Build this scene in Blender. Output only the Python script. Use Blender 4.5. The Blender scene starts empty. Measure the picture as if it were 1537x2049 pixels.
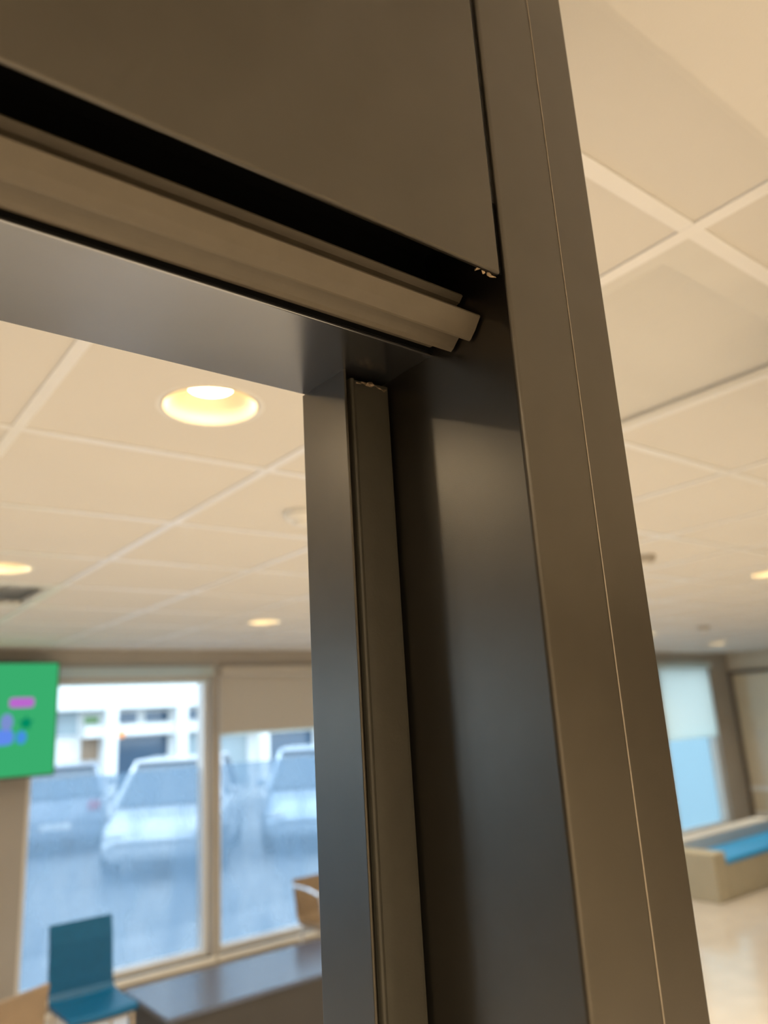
import bpy, bmesh, math, random
from mathutils import Vector, Matrix
random.seed(4)
S = bpy.context.scene
C = S.collection
H = 1.82                     # eye height above the floor; heights below are given relative to it with z(...)

# ---------------------------------------------------------------- camera
yaw, pitch, roll = .674286, .26174, -.0603246
f0 = Vector((math.sin(yaw), math.cos(yaw), 0)); r0 = Vector((math.cos(yaw), -math.sin(yaw), 0)); u0 = Vector((0, 0, 1))
fw = f0*math.cos(pitch) + u0*math.sin(pitch); up = u0*math.cos(pitch) - f0*math.sin(pitch)
rt = r0*math.cos(roll) + up*math.sin(roll); up = up*math.cos(roll) - r0*math.sin(roll)
cam = bpy.data.cameras.new('camera'); co = bpy.data.objects.new('camera', cam); C.objects.link(co)
m = Matrix((rt, up, -fw)).transposed().to_4x4(); m.translation = (0, 0, H); co.matrix_world = m
cam.sensor_fit = 'VERTICAL'; cam.sensor_height = 36; cam.lens = 1534.3/2049*36
cam.clip_start = .02; cam.clip_end = 200
cam.dof.use_dof = True; cam.dof.focus_distance = .535; cam.dof.aperture_fstop = 4.6
S.camera = co

# ---------------------------------------------------------------- sky, exposure, lamp power
w = bpy.data.worlds.new('overcast_sky'); S.world = w; w.use_nodes = True
bg = w.node_tree.nodes['Background']; bg.inputs[0].default_value = (.66, .84, 1.0, 1); bg.inputs[1].default_value = 4.0
S.view_settings.view_transform = 'Standard'; S.view_settings.look = 'None'
S.view_settings.exposure = 0; S.view_settings.gamma = 1; S.view_settings.use_curve_mapping = False
LAMP_W = 21.5                                 # each ceiling downlight
LAMP_C = (1.0, .82, .57)
S.cycles.max_bounces = 10; S.cycles.diffuse_bounces = 5; S.cycles.transparent_max_bounces = 16
S.cycles.caustics_reflective = False; S.cycles.caustics_refractive = False

# ---------------------------------------------------------------- materials
def mat(name, col, rough=.5, metal=0, spec=.5, bump=0, bscale=300, vary=0, vscale=8, coat=0):
    M = bpy.data.materials.new(name); M.use_nodes = True; nt = M.node_tree; b = nt.nodes['Principled BSDF']
    b.inputs['Base Color'].default_value = (*col, 1); b.inputs['Roughness'].default_value = rough
    b.inputs['Metallic'].default_value = metal; b.inputs['Specular IOR Level'].default_value = spec
    b.inputs['Coat Weight'].default_value = coat
    tc = nt.nodes.new('ShaderNodeTexCoord')
    if vary:
        n = nt.nodes.new('ShaderNodeTexNoise'); n.inputs['Scale'].default_value = vscale; n.inputs['Detail'].default_value = 4
        nt.links.new(tc.outputs['Object'], n.inputs['Vector'])
        r = nt.nodes.new('ShaderNodeValToRGB')
        r.color_ramp.elements[0].position = .3; r.color_ramp.elements[1].position = .7
        r.color_ramp.elements[0].color = (*[max(0, c*(1-vary)) for c in col], 1)
        r.color_ramp.elements[1].color = (*[min(1, c*(1+vary)) for c in col], 1)
        nt.links.new(n.outputs['Fac'], r.inputs['Fac']); nt.links.new(r.outputs['Color'], b.inputs['Base Color'])
    if bump:
        n = nt.nodes.new('ShaderNodeTexNoise'); n.inputs['Scale'].default_value = bscale; n.inputs['Detail'].default_value = 2
        nt.links.new(tc.outputs['Object'], n.inputs['Vector'])
        bp = nt.nodes.new('ShaderNodeBump'); bp.inputs['Strength'].default_value = bump; bp.inputs['Distance'].default_value = .0005
        nt.links.new(n.outputs['Fac'], bp.inputs['Height']); nt.links.new(bp.outputs['Normal'], b.inputs['Normal'])
    return M
def emis(name, col, s):
    M = bpy.data.materials.new(name); M.use_nodes = True; nt = M.node_tree; nt.nodes.clear()
    e = nt.nodes.new('ShaderNodeEmission'); o = nt.nodes.new('ShaderNodeOutputMaterial')
    e.inputs[0].default_value = (*col, 1); e.inputs[1].default_value = s; nt.links.new(e.outputs[0], o.inputs[0]); return M
def glass(name, tint=(1, 1, 1), boost=1.0):
    M = bpy.data.materials.new(name); M.use_nodes = True; nt = M.node_tree; nt.nodes.clear()
    o = nt.nodes.new('ShaderNodeOutputMaterial'); mx = nt.nodes.new('ShaderNodeMixShader')
    t = nt.nodes.new('ShaderNodeBsdfTransparent'); g = nt.nodes.new('ShaderNodeBsdfGlossy'); fr = nt.nodes.new('ShaderNodeFresnel')
    t.inputs[0].default_value = (*tint, 1); g.inputs['Roughness'].default_value = .01; ge = nt.nodes.new('ShaderNodeNewGeometry'); mr = nt.nodes.new('ShaderNodeMapRange')
    mr.inputs[3].default_value = 1.45*boost; mr.inputs[4].default_value = 1/(1.45*boost)      # same surface reflectance from either side
    nt.links.new(ge.outputs['Backfacing'], mr.inputs[0]); nt.links.new(mr.outputs[0], fr.inputs[0])
    nt.links.new(fr.outputs[0], mx.inputs[0]); nt.links.new(t.outputs[0], mx.inputs[1]); nt.links.new(g.outputs[0], mx.inputs[2])
    nt.links.new(mx.outputs[0], o.inputs[0]); return M
def film(name, col, clear, mottle=0):
    M = bpy.data.materials.new(name); M.use_nodes = True; nt = M.node_tree; nt.nodes.clear()
    o = nt.nodes.new('ShaderNodeOutputMaterial'); mx = nt.nodes.new('ShaderNodeMixShader')
    t = nt.nodes.new('ShaderNodeBsdfTransparent'); d = nt.nodes.new('ShaderNodeBsdfTranslucent'); d.inputs[0].default_value = (*col, 1)
    mx.inputs[0].default_value = 1-clear
    if mottle:
        tc = nt.nodes.new('ShaderNodeTexCoord'); n = nt.nodes.new('ShaderNodeTexNoise'); n.inputs['Scale'].default_value = 2.2
        mp = nt.nodes.new('ShaderNodeMapping'); mp.inputs['Scale'].default_value = (1.6, 1, .7)
        n.inputs['Detail'].default_value = 3; n.inputs['Roughness'].default_value = .5
        nt.links.new(tc.outputs['Object'], mp.inputs[0]); nt.links.new(mp.outputs[0], n.inputs['Vector'])
        r = nt.nodes.new('ShaderNodeMapRange'); r.inputs[1].default_value = .35; r.inputs[2].default_value = .7
        r.inputs[3].default_value = 1-clear-mottle; r.inputs[4].default_value = 1-clear+mottle
        nt.links.new(n.outputs['Fac'], r.inputs[0]); nt.links.new(r.outputs[0], mx.inputs[0])
    nt.links.new(t.outputs[0], mx.inputs[1]); nt.links.new(d.outputs[0], mx.inputs[2]); nt.links.new(mx.outputs[0], o.inputs[0]); return M
def blindmat(name, col, tr):
    M = bpy.data.materials.new(name); M.use_nodes = True; nt = M.node_tree; nt.nodes.clear()
    o = nt.nodes.new('ShaderNodeOutputMaterial'); mx = nt.nodes.new('ShaderNodeMixShader'); mx.inputs[0].default_value = tr
    d = nt.nodes.new('ShaderNodeBsdfDiffuse'); t = nt.nodes.new('ShaderNodeBsdfTranslucent')
    d.inputs[0].default_value = (*col, 1); t.inputs[0].default_value = (*col, 1)
    nt.links.new(d.outputs[0], mx.inputs[1]); nt.links.new(t.outputs[0], mx.inputs[2]); nt.links.new(mx.outputs[0], o.inputs[0]); return M

FRAME = mat('bronze_coated_metal', (.124, .113, .097), .28, .93, .6, bump=.12, bscale=1800, vary=.04, vscale=20)
RAIL = mat('daylight_toned_metal', (.27, .278, .295), .22, .95, .6, bump=.05, bscale=1800, vary=.03, vscale=20)  # lighter, bluish base stands in for daylight reflected under the head
DARKIN = mat('black_slot', (.006, .006, .006), .8, 0, .1)  # in the head slot, this black stands in for the shade inside
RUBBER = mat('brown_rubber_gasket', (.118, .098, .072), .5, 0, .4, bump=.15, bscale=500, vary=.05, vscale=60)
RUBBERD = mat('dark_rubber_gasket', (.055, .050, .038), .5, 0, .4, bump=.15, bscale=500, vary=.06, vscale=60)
GRIME = mat('torn_foam', (.30, .22, .14), .9, vary=.5, vscale=400)
TILE = mat('ceiling_tile_white', (.71, .69, .66), .9, 0, .2, bump=.3, bscale=500, vary=.015, vscale=1.5)
BAR = mat('ceiling_grid_enamel', (.84, .84, .85), .3, 0, .6, vary=.02)
WHITE = mat('white_lacquer', (.80, .79, .77), .35, vary=.02)
WALL = mat('painted_wall_beige', (.42, .39, .355), .85, 0, .2, bump=.2, bscale=200, vary=.04, vscale=3)
WALLW = mat('painted_wall_white', (.74, .69, .60), .8, 0, .25, vary=.03, vscale=3)
FLOOR = mat('pale_vinyl_floor', (.60, .56, .52), .14, 0, .7, vary=.06, vscale=5)
GREY = mat('ceiling_vent_metal', (.68, .67, .64), .5, 0, .5, vary=.03)
CHROME = mat('chrome', (.75, .75, .76), .15, 1)
REFL = mat('lamp_reflector', (.93, .82, .60), .42, 1, .5)
GLASS = glass('clear_glass'); GLASS2 = glass('partition_glass', (1, 1, 1), .78)     # anti-reflective glazing

# ---------------------------------------------------------------- helpers
def z(v): return v + H
def obj(name, bm, material, parent=None, smooth=False):
    bmesh.ops.recalc_face_normals(bm, faces=bm.faces)
    me = bpy.data.meshes.new(name); bm.to_mesh(me); bm.free()
    if smooth:
        for p in me.polygons: p.use_smooth = True
    o = bpy.data.objects.new(name, me); C.objects.link(o)
    if material: me.materials.append(material)
    if parent: o.parent = parent
    return o
def tag(o, label=None, cat=None, group=None, kind=None):
    if label: o['label'] = label
    if cat: o['category'] = cat
    if group: o['group'] = group
    if kind: o['kind'] = kind
    return o
def thing(name, label, cat, loc=(0, 0, 0), rz=0, group=None):
    o = bpy.data.objects.new(name, None); C.objects.link(o); o.location = loc; o.rotation_euler = (0, 0, rz); o.empty_display_size = .1
    return tag(o, label, cat, group)
def box(bm, x0, x1, y0, y1, z0, z1, bev=0):
    vs = [bm.verts.new((x, y, zz)) for x in (x0, x1) for y in (y0, y1) for zz in (z0, z1)]
    fs = [(0, 1, 3, 2), (4, 6, 7, 5), (0, 4, 5, 1), (2, 3, 7, 6), (0, 2, 6, 4), (1, 5, 7, 3)]
    ff = [bm.faces.new([vs[i] for i in q]) for q in fs]
    if bev:
        es = list({e for q in ff for e in q.edges})
        bmesh.ops.bevel(bm, geom=es, offset=bev, segments=2, affect='EDGES', profile=.5)
    return bm
def B(*a, bev=0): return box(bmesh.new(), *a, bev=bev)
def prism(pts, axis, a, b):
    """polygon pts extruded along axis from a to b; 'X': pts=(y,z), 'Y': (x,z), 'Z': (x,y)"""
    bm = bmesh.new()
    def P(p, t): return {'X': (t, p[0], p[1]), 'Y': (p[0], t, p[1]), 'Z': (p[0], p[1], t)}[axis]
    A = [bm.verts.new(P(p, a)) for p in pts]; Bv = [bm.verts.new(P(p, b)) for p in pts]
    n = len(pts)
    for i in range(n): bm.faces.new((A[i], A[(i+1) % n], Bv[(i+1) % n], Bv[i]))
    bm.faces.new(A[::-1]); bm.faces.new(Bv)
    return bm
def fillet(p, r, n=4, at=None):
    """round polygon corners listed in at (indices) by radius r"""
    out = []
    N = len(p)
    for i, q in enumerate(p):
        if at is not None and i not in at: out.append(q); continue
        a = Vector(p[i-1]) - Vector(q); b = Vector(p[(i+1) % N]) - Vector(q)
        d = min(r, a.length*.45, b.length*.45)
        a = Vector(q) + a.normalized()*d; b = Vector(q) + b.normalized()*d
        for k in range(n+1):
            t = k/n; s = a*(1-t)**2 + Vector(q)*2*t*(1-t) + b*t*t
            out.append((s.x, s.y))
    return out
def lathe(bm, prof, n=32, c=(0, 0, 0)):
    rings = [[bm.verts.new((c[0]+r*math.cos(2*math.pi*k/n), c[1]+r*math.sin(2*math.pi*k/n), c[2]+h)) for k in range(n)] for r, h in prof]
    for a, b in zip(rings, rings[1:]):
        for k in range(n): bm.faces.new((a[k], a[(k+1) % n], b[(k+1) % n], b[k]))
    return rings
def tube(bm, pts, r, n=8):
    pts = [Vector(p) for p in pts]; rings = []
    for i, p in enumerate(pts):
        d = ((pts[min(i+1, len(pts)-1)] - p).normalized() + (p - pts[max(i-1, 0)]).normalized()).normalized()
        a = d.orthogonal().normalized() if not rings else (ax - d*ax.dot(d)).normalized()
        ax = a; b = d.cross(a)
        rings.append([bm.verts.new(p + (a*math.cos(2*math.pi*k/n) + b*math.sin(2*math.pi*k/n))*r) for k in range(n)])
    for u, v in zip(rings, rings[1:]):
        for k in range(n): bm.faces.new((u[k], u[(k+1) % n], v[(k+1) % n], v[k]))
    bm.faces.new(rings[0][::-1]); bm.faces.new(rings[-1]); return bm

XL, XR, YN, YF, ZC = -6.85, 11.30, -2.6, 6.10, .637      # room extents; ceiling height over the eye
GX, GY, G = .344, .454, .6                               # ceiling grid origin and pitch

# ---------------------------------------------------------------- setting: floor, walls
tag(obj('floor', B(XL-.2, XR+.2, YN-.2, YF+.25, z(-1.90), z(-1.82)), FLOOR), kind='structure')
tag(obj('wall_left', B(XL-.2, XL, YN-.2, YF+.25, z(-1.82), z(.9)), WALLW), kind='structure')
tag(obj('wall_near', B(XL, XR, YN-.2, YN, z(-1.82), z(.9)), WALLW), kind='structure')
wr = tag(obj('wall_right', B(XR, XR+.2, YN-.2, YF+.25, z(-1.82), z(.9)), WALLW), kind='structure')

# window wall: the openings run from the plinth to the blind boxes
WB, WT = -1.70, .50
WIN = [(1.50, 2.905), (2.98, 4.45), (4.62, 6.10), (6.27, 7.75), (7.92, 9.38), (9.46, 10.76)]
WINL = [(-6.0, -4.6), (-4.45, -3.0), (-2.85, -1.40), (-1.25, .15)]     # unseen windows added on the left to bring daylight onto the frame
bm = bmesh.new()
xs = [XL] + [v for p in WINL + WIN for v in p] + [XR]
for a, b in zip(xs[::2], xs[1::2]): box(bm, a, b, YF, YF+.22, z(WB), z(WT))
box(bm, XL, XR, YF, YF+.22, z(WT), z(.9)); box(bm, XL, XR, YF, YF+.22, z(-1.82), z(WB))
tag(obj('wall_far', bm, WALL), kind='structure')
tag(obj('baseboard_far', B(XL, XR, YF-.012, YF-.0005, z(-1.82), z(-1.795)), WHITE), kind='structure')
# sill: a low ledge in front of each window
FILMA = film('privacy_film_thin', (.30, .41, .52), .52, .12)
FILMF = film('privacy_film_frosted', (.55, .68, .72), .12)
for i, (a, b) in enumerate(WIN + WINL):
    t = bpy.data.objects.new('window_%d' % (i+1), None); C.objects.link(t); t.location = ((a+b)/2, YF, z(WB)); t['kind'] = 'structure'
    ox, oz = (a+b)/2, z(WB)
    def part(n, bmx, mt):
        bmesh.ops.translate(bmx, verts=bmx.verts, vec=(-ox, -YF, -oz)); return obj(n, bmx, mt, t)
    fw_ = .038
    bmf = bmesh.new()
    y0, y1 = YF+.055, YF+.185
    box(bmf, a, a+fw_, y0, y1, z(WB), z(WT)); box(bmf, b-fw_, b, y0, y1, z(WB), z(WT))
    box(bmf, a+fw_, b-fw_, y0, y1, z(WB), z(WB)+fw_); box(bmf, a+fw_, b-fw_, y0, y1, z(WT)-fw_, z(WT))
    part('window_frame', bmf, WHITE)
    part('pane', B(a+fw_, b-fw_, YF+.170, YF+.176, z(WB)+fw_, z(WT)-fw_), GLASS)
    if 2 <= i < 6: part('privacy_film', B(a+fw_, b-fw_, YF+.162, YF+.1635, z(WB)+fw_, z(-.46)), FILMF)
    else: part('privacy_film', B(a+fw_, b-fw_, YF+.162, YF+.1635, z(WB)+fw_, z(-.30)), FILMA)
    part('window_sill', B(a-.03, b+.03, YF-.045, YF+.055, z(WB)-.035, z(WB), bev=.004), WALLW)

# roller blinds: one per window, let down to different heights
BL = blindmat('blind_fabric_beige', (.64, .60, .54), .2); BLW = blindmat('blind_fabric_pale', (.84, .88, .84), .8)
names = ['roller blind rolled up above the window beside the green screen', 'beige roller blind half lowered over the window behind the low grey table',
         None, None, None, 'pale roller blind lowered over the window behind the bench']
for i, (a, b) in enumerate(WIN):
    low = [.365, -.07, -.3, -.3, -.5, -.52][i]
    lab = names[i] or ['beige roller blind third from the green screen', 'beige roller blind fourth from the green screen', 'beige roller blind next to the window behind the bench'][i-2]
    t = thing('roller_blind', lab, 'blind', ((a+b)/2, YF, z(WT)), 0, 'roller blinds on the window wall')
    hw = (b-a)/2 - .004
    obj('blind_cassette', prism(fillet([(-.055, -.075), (.035, -.075), (.035, .0), (-.055, .0)], .02, 4, (0, 1)), 'X', -hw, hw), BL if 0 < i < 5 else BLW, t)
    drop = low - WT
    obj('blind_fabric', B(-hw+.01, hw-.01, .012, .0135, drop+.02, -.0755), BL if i < 5 else BLW, t)
    obj('hem_bar', B(-hw+.01, hw-.01, .006, .0195, drop, drop+.0195, bev=.003), BLW, t)

# right-hand wall: a tall dark-framed glossy panel
t = thing('framed_panel', 'tall dark framed glossy cream panel on the wall past the bench', 'panel', (XR, 5.5, z(-1.0)))
bm = bmesh.new()
for q in ((.535, .59, -.80, 1.37), (-.59, -.535, -.80, 1.37), (-.535, .535, 1.315, 1.37), (-.535, .535, -.80, -.745)):
    box(bm, -.05, -.002, q[0], q[1], q[2], q[3])
obj('frame', bm, mat('dark_panel_frame', (.16, .14, .12), .5, vary=.05), t)
obj('panel_face', B(-.03, -.002, -.534, .534, -.744, 1.314), mat('glossy_cream_panel', (.72, .62, .46), .12, 0, .6, coat=.5, vary=.03), t)
for zz in (-.28, -.62): obj('shelf_strip', B(-.048, -.031, -.534, .534, zz-.03, zz+.03), WHITE, t)

# ---------------------------------------------------------------- ceiling: slab above, tiles and bars below it
ceil = tag(obj('ceiling', B(XL-.2, XR+.2, YN-.2, YF+.25, z(.86), z(.92)), TILE), kind='structure')
LAMPS = [(.644, 1.354), (-.556, 1.354), (.644, 3.154), (-3.556, 3.154), (2.444, 4.354), (4.244, 1.954), (9.044, 4.954),
         (6.644, 1.354), (6.644, 4.354), (1.844, 1.354), (3.644, 2.554), (2.444, 1.954),  # nearer lamps behind the post are added to brighten the right ceiling
         (.644, -1.046), (-.556, -.446), (3.644, -.446), (.044, -1.646), (1.244, -1.646), (3.044, -1.646), (2.444, -1.046), (-1.156, -1.046)]  # unseen camera-side lamps, added to light the panel, post and ceiling
VENTS = [(1.244, .754), (.644, 3.754)]
near = lambda p, L: any(abs(p[0]-q[0]) < .1 and abs(p[1]-q[1]) < .1 for q in L)
HR = .0965
def tile_mesh(hole):
    h = .2945; bm = bmesh.new()
    if not hole: box(bm, -h, h, -h, h, 0, .016, bev=.003)
    else:
        n = 32; rows = []
        for zz in (0, .016):
            ci = [bm.verts.new((HR*math.cos(2*math.pi*k/n), HR*math.sin(2*math.pi*k/n), zz)) for k in range(n)]
            sq = []
            for k in range(n):
                c, s = math.cos(2*math.pi*k/n), math.sin(2*math.pi*k/n); mm = max(abs(c), abs(s)); sq.append(bm.verts.new((h*c/mm, h*s/mm, zz)))
            rows.append((ci, sq))
            for k in range(n): bm.faces.new((ci[k], ci[(k+1) % n], sq[(k+1) % n], sq[k]))
        for j in (0, 1):
            for k in range(n): bm.faces.new((rows[0][j][k], rows[0][j][(k+1) % n], rows[1][j][(k+1) % n], rows[1][j][k]))
    bmesh.ops.recalc_face_normals(bm, faces=bm.faces)
    me = bpy.data.meshes.new('ceiling_tile'); bm.to_mesh(me); bm.free(); me.materials.append(TILE); return me
TM, TH = tile_mesh(False), tile_mesh(True)
rest = bmesh.new()
for i in range(-12, 19):
    for j in range(-6, 10):
        cx, cy = GX+G*(i+.5), GY+G*(j+.5)
        if cx > XR-.05 or near((cx, cy), VENTS): continue
        seen = (0 <= i and 0 <= j < 9)
        x1 = min(cx+.2945, XR); y1 = min(cy+.2945, YF)
        if seen and i < 18 or near((cx, cy), LAMPS):
            o = bpy.data.objects.new('ceiling_tile', TH if near((cx, cy), LAMPS) else TM); C.objects.link(o); o.location = (cx, cy, z(ZC)); o.parent = ceil
        else: box(rest, cx-.2945, x1, cy-.2945, y1, z(ZC), z(ZC)+.016)
tag(obj('outer_ceiling_tiles', rest, TILE, ceil), kind='stuff')
for i in range(-12, 19):
    x = GX+G*i; obj('grid_bar', B(x-.012, x+.012, YN, YF, z(ZC)-.004, z(ZC)+.004), BAR, ceil)
for j in range(-5, 10):
    y = GY+G*j; obj('grid_bar', B(XL, XR, y-.012, y+.012, z(ZC)-.0036, z(ZC)+.0036), BAR, ceil)

# downlights
LE = emis('lamp_glow', (1.0, .72, .38), 30.0)
lamp_labels = ['large round downlight shining in the ceiling just under the door head', None, 'glowing downlight cut by the left picture edge above the green screen', None,
               'small round downlight in the ceiling left of the jamb above the windows', 'ceiling downlight at the right picture edge', 'small far downlight in the ceiling above the bench']
def downlight(i, x, y):
    lab = (lamp_labels + [None]*20)[i] or 'one of the unseen recessed ceiling downlights, mostly added to brighten ceiling and frame'
    t = thing('downlight', lab, 'ceiling lamp', (x, y, z(ZC)), 0, 'ceiling downlights')
    bm = bmesh.new(); lathe(bm, [(.0955, .004), (.0955, -.0002), (.103, -.0006), (.108, -.0005), (.109, -.0001)], 40); obj('trim_ring', bm, WHITE, t, True)
    bm = bmesh.new(); lathe(bm, [(.0954, -.0025), (.0942, -.002), (.088, .012), (.072, .027), (.052, .039), (.046, .041)], 40); obj('reflector', bm, REFL, t, True)
    bm = bmesh.new(); r = lathe(bm, [(.0458, .0408), (.03, .0408)], 32); bm.faces.new(r[-1]); obj('lamp_disc', bm, LE, t)
    bm = bmesh.new(); r = lathe(bm, [(.1, .018), (.1, .09), (.03, .1)], 24); bm.faces.new(r[-1]); obj('housing', bm, GREY, t)
    L = bpy.data.lights.new('bulb', 'AREA'); L.shape = 'DISK'; L.size = .086; L.energy = LAMP_W; L.spread = math.radians(146); L.color = LAMP_C
    lo = bpy.data.objects.new('bulb', L); C.objects.link(lo); lo.parent = t; lo.location = (0, 0, .0385)
for i, (x, y) in enumerate(LAMPS): downlight(i, x, y)

# ceiling vents: tile-sized louvred grilles
def vent(x, y, lab, tilt):
    t = thing('ceiling_vent', lab, 'air vent', (x, y, z(ZC)), 0, 'louvred ceiling vents')
    bm = bmesh.new(); h = .294
    for q in ((-h, h, -h, -.23), (-h, h, .25, h), (-h, -.26, -.2299, .2499), (.26, h, -.2299, .2499)): box(bm, *q, -.003, .014)
    obj('frame', bm, GREY, t)
    obj('backing', B(-.262, .262, -.232, .252, .05, .054), mat('vent_back', (.68, .67, .64), .6), t)
    for k in range(12):
        s = obj('slat', B(-.0025, .0025, -.229, .249, -.026, .026), GREY, t); s.location = (-.236+k*.043, 0, .018); s.rotation_euler = (0, tilt, 0)
vent(*VENTS[0], 'grey louvred ceiling vent right of the post', -1.2)
vent(*VENTS[1], 'grey louvred ceiling vent above the green screen', .95)
for x, y, lab in ((3.044, 1.954, 'small round detector on the ceiling close to the post'), (6.644, 3.754, 'small round detector on the ceiling above the far downlight'), (1.244, 1.97, 'small round sensor on the ceiling left of the jamb')):
    t = thing('smoke_detector', lab, 'detector', (x, y, z(ZC)), 0, 'ceiling detectors')
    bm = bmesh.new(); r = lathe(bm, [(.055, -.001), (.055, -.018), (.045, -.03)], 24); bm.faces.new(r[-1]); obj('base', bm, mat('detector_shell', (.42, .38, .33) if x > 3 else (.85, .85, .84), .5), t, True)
    bm = bmesh.new(); r = lathe(bm, [(.028, -.0302), (.026, -.042), (.012, -.046)], 20); bm.faces.new(r[-1]); obj('sensor_cap', bm, WHITE, t, True)

# ---------------------------------------------------------------- THE DOOR FRAME (the subject)
DF = thing('door_frame', 'dark bronze metal door frame filling the foreground with rubber seals', 'door frame', (.357, .30, z(-1.82)))
def fpart(n, bmx, mt, smooth=False, par=None):
    bmesh.ops.translate(bmx, verts=bmx.verts, vec=(-.357, -.30, -z(-1.82))); return obj(n, bmx, mt, par or DF, smooth)
XJ, XS = .357, .313                       # rebate face, stop face
YSTOP, YB = .430, .489                   # front and back of the jamb stop
ZP, ZU = .280, .256                      # lower edge of the head panel, underside of the head
# jamb post
fpart('jamb_post', prism(fillet([(XJ, .300), (.4200, .300), (.4200, YB), (XJ, YB)], .0032, 5, (0,)), 'Z', z(-1.82), z(ZC)), FRAME)
# jamb stop, with a channel for the gasket
fpart('jamb_stop', prism(fillet([(XS, YSTOP), (XS+.0016, YSTOP-.0002), (XS+.0016, YSTOP+.014), (XJ+.001, YSTOP+.018), (XJ+.001, YB), (XS, YB)], .0012, 3, (0, 5)), 'Z', z(-1.82), z(ZU)), FRAME)
# jamb gasket: bulb lip against the stop corner, shallow hollow face
jg = [(XS+.0058, YSTOP+.014), (XS+.0058, YSTOP+.001), (XS+.0062, YSTOP-.0002), (XS+.0074, YSTOP-.0010), (XS+.0088, YSTOP-.0006), (XS+.0098, YSTOP+.0010), (XS+.0112, YSTOP+.0016),
      (XS+.0390, YSTOP-.0004), (XS+.0412, YSTOP-.0003), (XS+.0420, YSTOP+.0012), (XS+.041, YSTOP+.004), (XS+.040, YSTOP+.016)]
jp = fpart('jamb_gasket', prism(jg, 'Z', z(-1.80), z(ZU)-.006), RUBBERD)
# torn end of the jamb gasket
for k in range(7):
    bm = bmesh.new(); a = [bm.verts.new((random.uniform(-1, 1)*.004, random.uniform(-1, 1)*.0015, random.uniform(-1, 1)*.002)) for _ in range(7)]
    bmesh.ops.convex_hull(bm, input=a)
    bmesh.ops.translate(bm, verts=bm.verts, vec=(XS+.012+.004*k, YSTOP-.002+random.uniform(-.001, .001), z(ZU)-.0065-random.uniform(0, .004)))
    fpart('torn_edge', bm, GRIME, par=jp)
# head rail: underside with a small chamfer on the far edge, slot behind the panel
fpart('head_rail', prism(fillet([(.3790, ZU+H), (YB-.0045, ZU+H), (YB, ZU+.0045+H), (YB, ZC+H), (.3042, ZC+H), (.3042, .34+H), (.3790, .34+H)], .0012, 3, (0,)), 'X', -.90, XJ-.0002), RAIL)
fpart('head_slot_shade', prism([(.3040, .284+H), (.3046, .284+H), (.3046, .3385+H), (.3780, .3385+H), (.3780, .258+H), (.3786, .258+H), (.3786, .3395+H), (.3040, .3395+H)], 'X', -.90, XJ-.0004), DARKIN)  # black lining paints the shade inside the slot
# head panel with softly rounded edges
bm = B(-.90, .3505, .2995, .3036, z(ZP), z(ZC), bev=.0013)
hp = fpart('head_panel', bm, FRAME)
# head gasket: upper lip, forward leaning sealing fin, lower lip
hg = [(.3779, .2880), (.3405, .2868), (.3400, .2853), (.3436, .2818), (.3520, .2800), (.3535, .2745), (.3500, .2700), (.3290, .2652), (.3258, .2636), (.3252, .2622),
      (.3310, .2545), (.3362, .2494), (.3378, .2490), (.3400, .2530), (.3470, .2560), (.3500, .2538), (.3535, .2505), (.3566, .2490), (.3580, .2502), (.3600, .2600), (.3779, .2620)]
fpart('head_gasket', prism([(a, b+H) for a, b in hg], 'X', -.90, .3548), RUBBER)
# slivers of old sealant at the panel corner
for k in range(4):
    bm = bmesh.new(); a = [bm.verts.new((random.uniform(-1, 1)*.003, random.uniform(-1, 1)*.0012, random.uniform(-1, 1)*.0012)) for _ in range(7)]
    bmesh.ops.convex_hull(bm, input=a); bmesh.ops.translate(bm, verts=bm.verts, vec=(.334+.0045*k, .3035, z(ZP)-.0008))
    fpart('sealant_sliver', bm, GRIME, par=hp)
# opposite jamb, out of the picture
fpart('hinge_jamb', B(-.98, -.90, .300, YB, z(-1.82), z(ZC), bev=.002), FRAME)
fpart('hinge_stop', B(-.90, -.85, YSTOP, YB, z(-1.82), z(ZU)), FRAME)

# ---------------------------------------------------------------- glazed partition joined on to the frame
GP = thing('glass_partition', 'clear glass side panel with slim bronze post right of the door frame', 'partition', (.42, .30, z(-1.82)))
def gpart(n, bmx, mt):
    bmesh.ops.translate(bmx, verts=bmx.verts, vec=(-.42, -.30, -z(-1.82))); return obj(n, bmx, mt, GP)
gpart('post', prism(fillet([(.42005, .2997), (.4655, .2997), (.4655, YB), (.42005, YB)], .0010, 3, (0, 1)), 'Z', z(-1.82), z(ZC)), FRAME)
gpart('post', B(1.30, 1.3455, .2993, YB, z(-1.82), z(ZC), bev=.001), FRAME)
gpart('pane', B(.4656, 1.2999, .302, .310, z(-1.78), z(ZC)), GLASS2)
gpart('rail', B(.4656, 1.2999, .2995, .38, z(-1.82), z(-1.7805)), FRAME)
bm = bmesh.new(); tube(bm, [(.42, .29985, z(-1.82)), (.42, .29985, z(ZC))], .00044, 8); gpart('highlight_bead', bm, mat('seam_highlight', (.44, .38, .31), .4, .6, vary=.15, vscale=90))  # light bead painted in place of the reflected line along the seam
tag(obj('wall_partition_left', B(XL, -.981, .31, .46, z(-1.82), z(ZC)), WALLW), kind='structure')
tag(obj('wall_partition_right', B(1.346, XR, .31, .46, z(-1.82), z(ZC)), WALLW), kind='structure')

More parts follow.
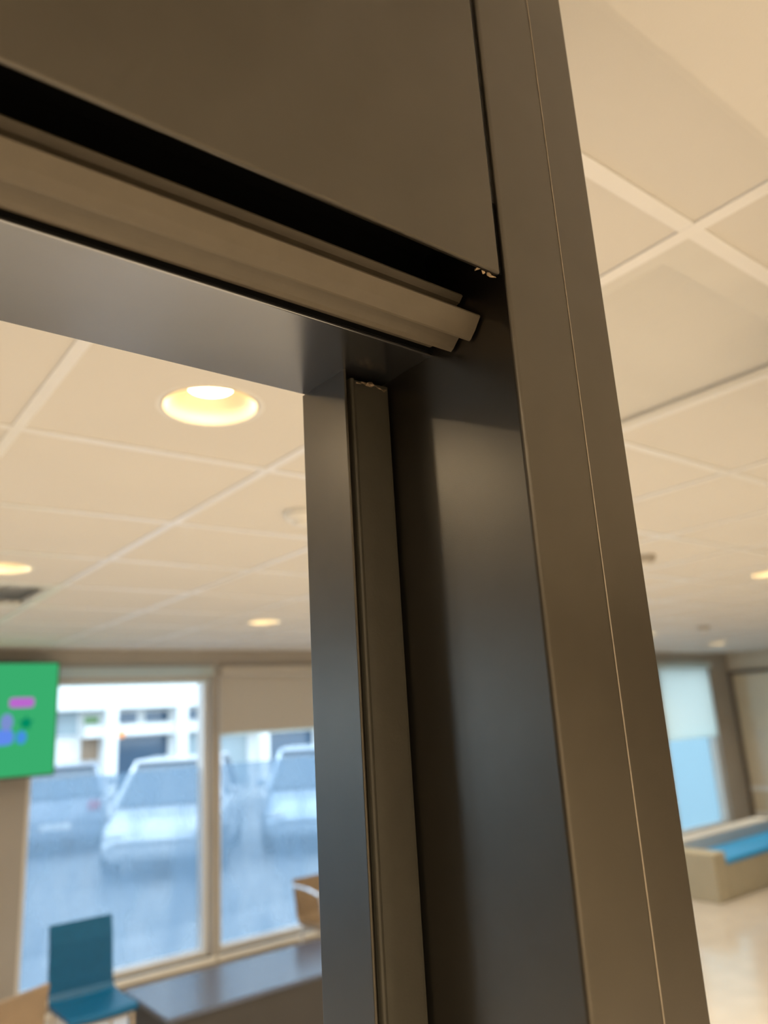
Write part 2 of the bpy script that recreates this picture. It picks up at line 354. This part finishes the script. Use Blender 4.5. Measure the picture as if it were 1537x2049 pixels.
# ---------------------------------------------------------------- television on the window wall
TV = thing('television', 'wall television with a bright green screen left of the windows', 'television', (.95, 5.93, z(-.255)))
TVW, TVH = .685, .79
obj('casing', B(-TVW, TVW, 0, .045, 0, TVH, bev=.006), mat('tv_casing', (.03, .05, .035), .4), TV)
scr = obj('screen', B(-TVW+.012, TVW-.012, -.003, -.0005, .014, TVH-.014), emis('screen_green', (.042, .42, .155), 1.0), TV)
obj('wall_bracket', B(-.2, .2, .0455, .168, .25, .55), mat('bracket_steel', (.1, .1, .1), .5), TV)
def dots(n, prof, c, s):
    bm = bmesh.new(); vs = [bm.verts.new((x, -.0045, zz)) for x, zz in prof]; f = bm.faces.new(vs)
    r = bmesh.ops.extrude_face_region(bm, geom=[f]); bmesh.ops.translate(bm, verts=[v for v in r['geom'] if isinstance(v, bmesh.types.BMVert)], vec=(0, .0012, 0))
    return obj(n, bm, emis(n, c, s), scr)
def ell(cx, cz, a, b, n=20, p=1.0): return [(cx+a*math.copysign(abs(math.cos(2*math.pi*k/n))**p, math.cos(2*math.pi*k/n)), cz+b*math.copysign(abs(math.sin(2*math.pi*k/n))**p, math.sin(2*math.pi*k/n))) for k in range(n)]
dots('caption', ell(.44, .505, .082, .035, 24, .35), (.50, .14, .62), 1)
dots('pictogram_star', [(.475+(.055 if k % 2 == 0 else .03)*math.sin(k*math.pi/5), .365+(.055 if k % 2 == 0 else .03)*math.cos(k*math.pi/5)) for k in range(10)], (.0, .26, .12), 1)
dots('pictogram_drop', ell(.45, .27, .034, .045), (.06, .28, .75), 1)
dots('pictogram_bubble', ell(.30, .275, .10, .052, 24, .5), (.12, .26, .85), 1)
dots('pictogram_person', ell(.35, .375, .042, .06), (.20, .28, .62), 1)
dots('pictogram_ribbon', ell(.1, .40, .11, .045, 24, .4), (.30, .20, .70), 1)

# ---------------------------------------------------------------- furniture
TEAL = mat('teal_upholstery', (.0, .09, .22), .4, 0, .3, vary=.06, vscale=30, bump=.2, bscale=600)
WOODB = mat('beige_plywood', (.22, .16, .105), .45, 0, .5, vary=.10, vscale=12)
def shell(bm, prof, wfun, t=.018, n=8):
    """bent sheet: prof=[(y,z)...] from seat front to back top, width per point"""
    top = []
    for i, (y, zz) in enumerate(prof):
        a = Vector(prof[max(i-1, 0)]); b = Vector(prof[min(i+1, len(prof)-1)]); d = (b-a).normalized(); nn = Vector((-d.y, d.x))
        w_ = wfun(i/(len(prof)-1)); rowt, rowb = [], []
        for k in range(n+1):
            u = k/n*2-1; dip = .010*(1-u*u)
            p = Vector((y, zz)) - nn*dip; q = p - nn*t
            rowt.append(bm.verts.new((u*w_, p.x, p.y))); rowb.append(bm.verts.new((u*w_, q.x, q.y)))
        top.append((rowt, rowb))
    for (a, a2), (b, b2) in zip(top, top[1:]):
        for k in range(n):
            bm.faces.new((a[k], a[k+1], b[k+1], b[k])); bm.faces.new((a2[k+1], a2[k], b2[k], b2[k+1]))
        bm.faces.new((a[0], b[0], b2[0], a2[0])); bm.faces.new((a[n], a2[n], b2[n], b[n]))
    for r, r2 in (top[0], top[-1]):
        for k in range(n): bm.faces.new((r[k], r2[k], r2[k+1], r[k+1]))
    return bm
def chair(name, lab, loc, rz, mt, mt2, seat_h=.45, back=.82, wd=.19, dp=.38, arms=False, lm=CHROME, grp=None):
    t = thing(name, lab, 'chair', loc, rz, grp)
    s = [(-dp/2, seat_h-.012), (-dp/2+.03, seat_h), (0, seat_h-.004), (dp/2-.06, seat_h-.006), (dp/2-.015, seat_h+.004)]
    obj('seat', shell(bmesh.new(), s, lambda q: wd*(1-.10*max(0, .2-q)), .022), mt, t, False)
    b = [(dp/2-.045, seat_h-.010), (dp/2-.012, seat_h+.004), (dp/2+.008, seat_h+.03), (dp/2+.022, seat_h+.12), (dp/2+.035, back-.1), (dp/2+.052, back-.02), (dp/2+.056, back)]
    obj('backrest', shell(bmesh.new(), b, lambda q: wd*(.99-.03*q), .018), mt2, t, False)
    for sx in (-1, 1):
        obj('leg', tube(bmesh.new(), [(sx*(wd-.015), -dp/2+.03, .011), (sx*(wd-.02), -dp/2+.035, seat_h-.05), (sx*(wd-.05), -dp/2+.05, seat_h-.035)], .010), lm, t)
        obj('leg', tube(bmesh.new(), [(sx*(wd-.015), dp/2+.02, .011), (sx*(wd-.02), dp/2-.03, seat_h-.06), (sx*(wd-.05), dp/2-.05, seat_h-.035)], .010), lm, t)
        if arms:
            obj('armrest', tube(bmesh.new(), [(sx*(wd+.02), dp/2+.03, seat_h+.23), (sx*(wd+.03), 0, seat_h+.23), (sx*(wd+.03), -dp/2+.05, seat_h+.21), (sx*(wd+.03), -dp/2+.03, seat_h+.15), (sx*(wd+.01), -dp/2+.03, seat_h-.03)], .011), lm, t)
    obj('seat_frame', prism([(-wd+.04, -dp/2+.04), (wd-.04, -dp/2+.04), (wd-.04, dp/2-.05), (-wd+.04, dp/2-.05)], 'Z', seat_h-.06, seat_h-.037), lm, t)
    return t
chair('teal_chair', 'teal upholstered chair with slim back in front of the window', (1.535, 4.645, 0), 0, TEAL, TEAL, .45, .815, .178, .38, lm=mat('beige_leg_lacquer', (.55, .47, .38), .4))
chair('beige_chair', 'beige plywood chair partly hidden by the jamb beyond the grey table', (3.38, 5.05, 0), 0, WOODB, WOODB, .45, .715, .205, .40, arms=True, grp='beige plywood chairs')
chair('beige_chair', 'beige plywood chair back at the lower left picture corner', (.82, 4.15, 0), math.radians(202), WOODB, WOODB, .45, .775, .215, .42, arms=False, grp='beige plywood chairs')

LT = thing('low_table', 'low dark grey table with pale top under the windows beside the teal chair', 'table', (2.42, 4.50, 0))
obj('table_top', B(-.66, .66, -.31, .31, .395, .42, bev=.004), mat('grey_table_laminate', (.055, .075, .13), .2, 0, .8, vary=.04), LT)
obj('body', B(-.64, .64, -.29, .29, .04, .3945, bev=.003), mat('dark_table_side', (.035, .033, .033), .5, vary=.05), LT)
obj('plinth', B(-.60, .60, -.25, .25, .0, .0395), DARKIN, LT)

BN = thing('bench', 'low beige bench with bright blue seat in front of the far window', 'bench', (8.15, 4.55, 0))
BEI = mat('beige_bench_body', (.42, .38, .28), .6, vary=.05)
obj('body', B(-.885, 1.10, -.29, .30, .0, .30, bev=.01), BEI, BN)
for sx in (-1.10, .995): obj('end_panel', B(sx, sx+.21, -.295, .36, .0, .42, bev=.012), BEI, BN)
obj('seat_cushion', B(-.883, .99, -.295, .15, .3005, .350, bev=.015), mat('bright_blue_cushion', (.004, .33, .80), .5, vary=.05, vscale=20), BN)
obj('backrest', B(-.883, .99, .155, .36, .3015, .47, bev=.02), mat('light_grey_cushion', (.55, .56, .56), .7, vary=.04), BN)

# ---------------------------------------------------------------- outside: street, cars, building opposite
GZ = z(-1.93)
PAVE = mat('pale_pavement', (.32, .33, .34), .55, vary=.12, vscale=2)
ASPH = mat('grey_asphalt', (.21, .22, .23), .5, vary=.15, vscale=3)
tag(obj('pavement', B(-20, 45, YF+.25, 8.2, GZ-.1, GZ), PAVE), kind='structure')
tag(obj('street', B(-20, 45, 8.2, 19.0, GZ-.2, GZ-.06), ASPH), kind='structure')
tag(obj('far_pavement', B(-20, 45, 19.0, 60, GZ-.1, GZ), PAVE), kind='structure')

PLAST = mat('white_render', (.88, .88, .86), .8, vary=.03)
SHOPG = mat('blue_shop_glass', (.03, .09, .16), .12, 0, .8); GREYG = mat('grey_window_blind', (.34, .42, .45), .4); GREENG = mat('green_window_sign', (.20, .36, .16), .5)
BRD = mat('brown_door', (.30, .21, .14), .5)
BD = thing('building', 'white building with columns and blue shop windows across the street', 'building', (7.5, 20, GZ))
def bpart(n, x0, x1, y0, y1, z0, z1, mt, par=None):
    bmx = B(x0, x1, y0, y1, z(z0), z(z1)); bmesh.ops.translate(bmx, verts=bmx.verts, vec=(-7.5, -20, -GZ)); return obj(n, bmx, mt, par or BD)
bpart('wall', -15, 40, 20.6, 28, -1.93, 7.0, PLAST)
bpart('fascia', -15, 40, 19.95, 20.5995, .62, 2.6, PLAST)
bpart('canopy_beam', 6.25, 40, 20.15, 20.5995, -.06, .22, PLAST)
for x0 in (6.69, 8.55, 11.0, 13.2, 15.6): bpart('column', x0, x0+.27, 19.9, 20.149, -1.93, .6195, PLAST)
def bwin(x0, x1, z0, z1, g):
    o = bpart('window', x0, x1, 20.5, 20.5985, z0, z1, PLAST); bpart('pane', x0+.03, x1-.03, 20.485, 20.4995, z0+.03, z1-.03, g, o)
bwin(5.60, 6.17, .0, .62, GREYG); bwin(6.27, 6.68, .25, .5, GREENG)
bwin(6.97, 7.68, .235, .55, SHOPG); bwin(7.85, 8.53, .235, .55, SHOPG); bwin(8.86, 10.4, .235, .55, SHOPG)
bwin(6.97, 8.53, -1.6, -.075, SHOPG); bwin(8.86, 10.9, -1.6, -.075, GREYG); bwin(11.3, 13.1, -1.6, -.075, SHOPG); bwin(13.5, 15.5, -1.6, -.075, SHOPG); bwin(11.3, 13.1, .235, .55, SHOPG); bwin(13.5, 15.5, .235, .55, SHOPG)
bwin(16.0, 18.5, -1.6, .5, GREYG); bwin(19, 22, -1.6, .5, SHOPG); bwin(23, 26, -1.6, .5, GREYG)
bpart('door', 6.28, 6.68, 20.49, 20.5985, -1.93, -.06, BRD)
WLp = thing('wall_lamp', 'small glowing orange lamp on the white column across the street', 'lamp', (7.06, 19.93, z(-.02)))
bm = bmesh.new(); bmesh.ops.create_uvsphere(bm, u_segments=16, v_segments=10, radius=.085); obj('lamp_globe', bm, emis('orange_lamp', (1, .42, .12), 1.6), WLp, True)
obj('bracket', B(-.10, -.02, -.015, .015, -.09, -.06), GREY, WLp)

CG = mat('car_glass', (.05, .09, .13), .06, 0, .9); TYRE = mat('tyre_rubber', (.02, .02, .02), .8)
def car(lab, loc, rz, col, L=4.2, W=1.74, Ht=1.52, hatch=True):
    t = thing('car', lab, 'car', loc, rz, 'cars parked across the pavement')
    paint = mat('car_paint', col, .25, .35, .5, coat=.6)
    # x = length (front +), stations: (x, half width, z bottom, z top)
    st = [(-L/2, .42, .42, .62), (-L/2+.05, .46, .30, .92), (-L/2+.35, .49, .22, 1.0), (-L*.2, .5, .20, 1.0), (L*.12, .5, .20, .98), (L*.26, .49, .22, .92), (L/2-.3, .47, .24, .80), (L/2-.06, .43, .30, .66), (L/2, .38, .40, .56)]
    bm = bmesh.new(); rings = []
    for x, hw, zb, zt in st:
        hw *= W
        pr = [(-hw*.86, zb), (hw*.86, zb), (hw, zb+.12), (hw*1.01, (zb+zt)/2), (hw*.97, zt-.08), (hw*.86, zt), (-hw*.86, zt), (-hw*.97, zt-.08), (-hw*1.01, (zb+zt)/2), (-hw, zb+.12)]
        rings.append([bm.verts.new((x, y, zz)) for y, zz in pr])
    for a, b in zip(rings, rings[1:]):
        for k in range(10): bm.faces.new((a[k], a[(k+1) % 10], b[(k+1) % 10], b[k]))
    bm.faces.new(rings[0][::-1]); bm.faces.new(rings[-1]); obj('body', bm, paint, t)
    # greenhouse
    xr0, xr1 = (-L/2+.12, -L/2+.55) if hatch else (-L*.36, -L*.19)
    xf0, xf1 = L*.27, L*.09
    hb, ht_ = W*.455, W*.36
    def P(x, hw, zz): return (x, hw, zz)
    zb, zt = .97, Ht-.05
    bm = bmesh.new()
    lo = [bm.verts.new(p) for p in ((xr0, -hb, zb), (xf0, -hb, zb-.03), (xf0, hb, zb-.03), (xr0, hb, zb))]
    hi = [bm.verts.new(p) for p in ((xr1, -ht_, zt), (xf1, -ht_, zt), (xf1, ht_, zt), (xr1, ht_, zt))]
    for k in range(4): bm.faces.new((lo[k], lo[(k+1) % 4], hi[(k+1) % 4], hi[k]))
    bm.faces.new(hi); bm.faces.new(lo[::-1]); obj('windows', bm, CG, t)
    bm = box(bmesh.new(), xr1-.06, xf1+.05, -ht_-.02, ht_+.02, zt-.01, Ht, bev=.02); obj('roof', bm, paint, t)
    for s in (-1, 1):
        for (a, b) in (((xr0, s*hb, zb), (xr1, s*ht_, zt)), ((xf0, s*hb, zb-.03), (xf1, s*ht_, zt)), ((-L*.02, s*(hb+.005), zb), (-L*.03, s*(ht_+.01), zt))):
            obj('pillar', tube(bmesh.new(), [a, b], .04, 6), paint, t)
        for x in (-L*.31, L*.31):
            bm = bmesh.new(); rr = lathe(bm, [(.18, -.10), (.30, -.10), (.32, -.06), (.32, .06), (.30, .10), (.18, .10)], 20); bm.faces.new(rr[0][::-1]); bm.faces.new(rr[-1])
            bmesh.ops.rotate(bm, verts=bm.verts, matrix=Matrix.Rotation(math.pi/2, 3, 'X')); bmesh.ops.translate(bm, verts=bm.verts, vec=(x, s*(W/2-.10), .321)); obj('wheel', bm, TYRE, t, False)
        obj('tail_light', box(bmesh.new(), -L/2-.01, -L/2+.12, s*W*.36-.1, s*W*.36+.1, .72, .88, bev=.02), mat('tail_light', (.55, .03, .04), .2), t)
        obj('headlight', box(bmesh.new(), L/2-.16, L/2+.0, s*W*.34-.13, s*W*.34+.13, .58, .68, bev=.02), mat('headlight', (.85, .9, .95), .1), t)
        obj('mirror', box(bmesh.new(), L*.17, L*.17+.09, s*(W/2+.08)-.08, s*(W/2+.08)+.08, .98, 1.1, bev=.02), paint, t)
    obj('number_plate', box(bmesh.new(), -L/2-.02, -L/2-.005, -.25, .25, .45, .56), WHITE, t)
    return t
car('silver car with red tail lights seen from behind next to the green screen', (4.75, 16.7, GZ-.06), math.radians(72), (.36, .42, .50), 4.1, 1.72, 1.50)
car('white hatchback facing the glass in the middle of the first window', (5.45, 12.6, GZ-.06), math.radians(238), (.66, .70, .74), 3.9, 1.74, 1.56)
car('pale blue car behind the half lowered blind', (8.0, 12.4, GZ-.06), math.radians(235), (.50, .60, .70), 3.9, 1.74, 1.56)
car('silver car cut off by the jamb in the second window', (11.0, 12.6, GZ-.06), math.radians(55), (.58, .62, .66), 3.9, 1.74, 1.55)
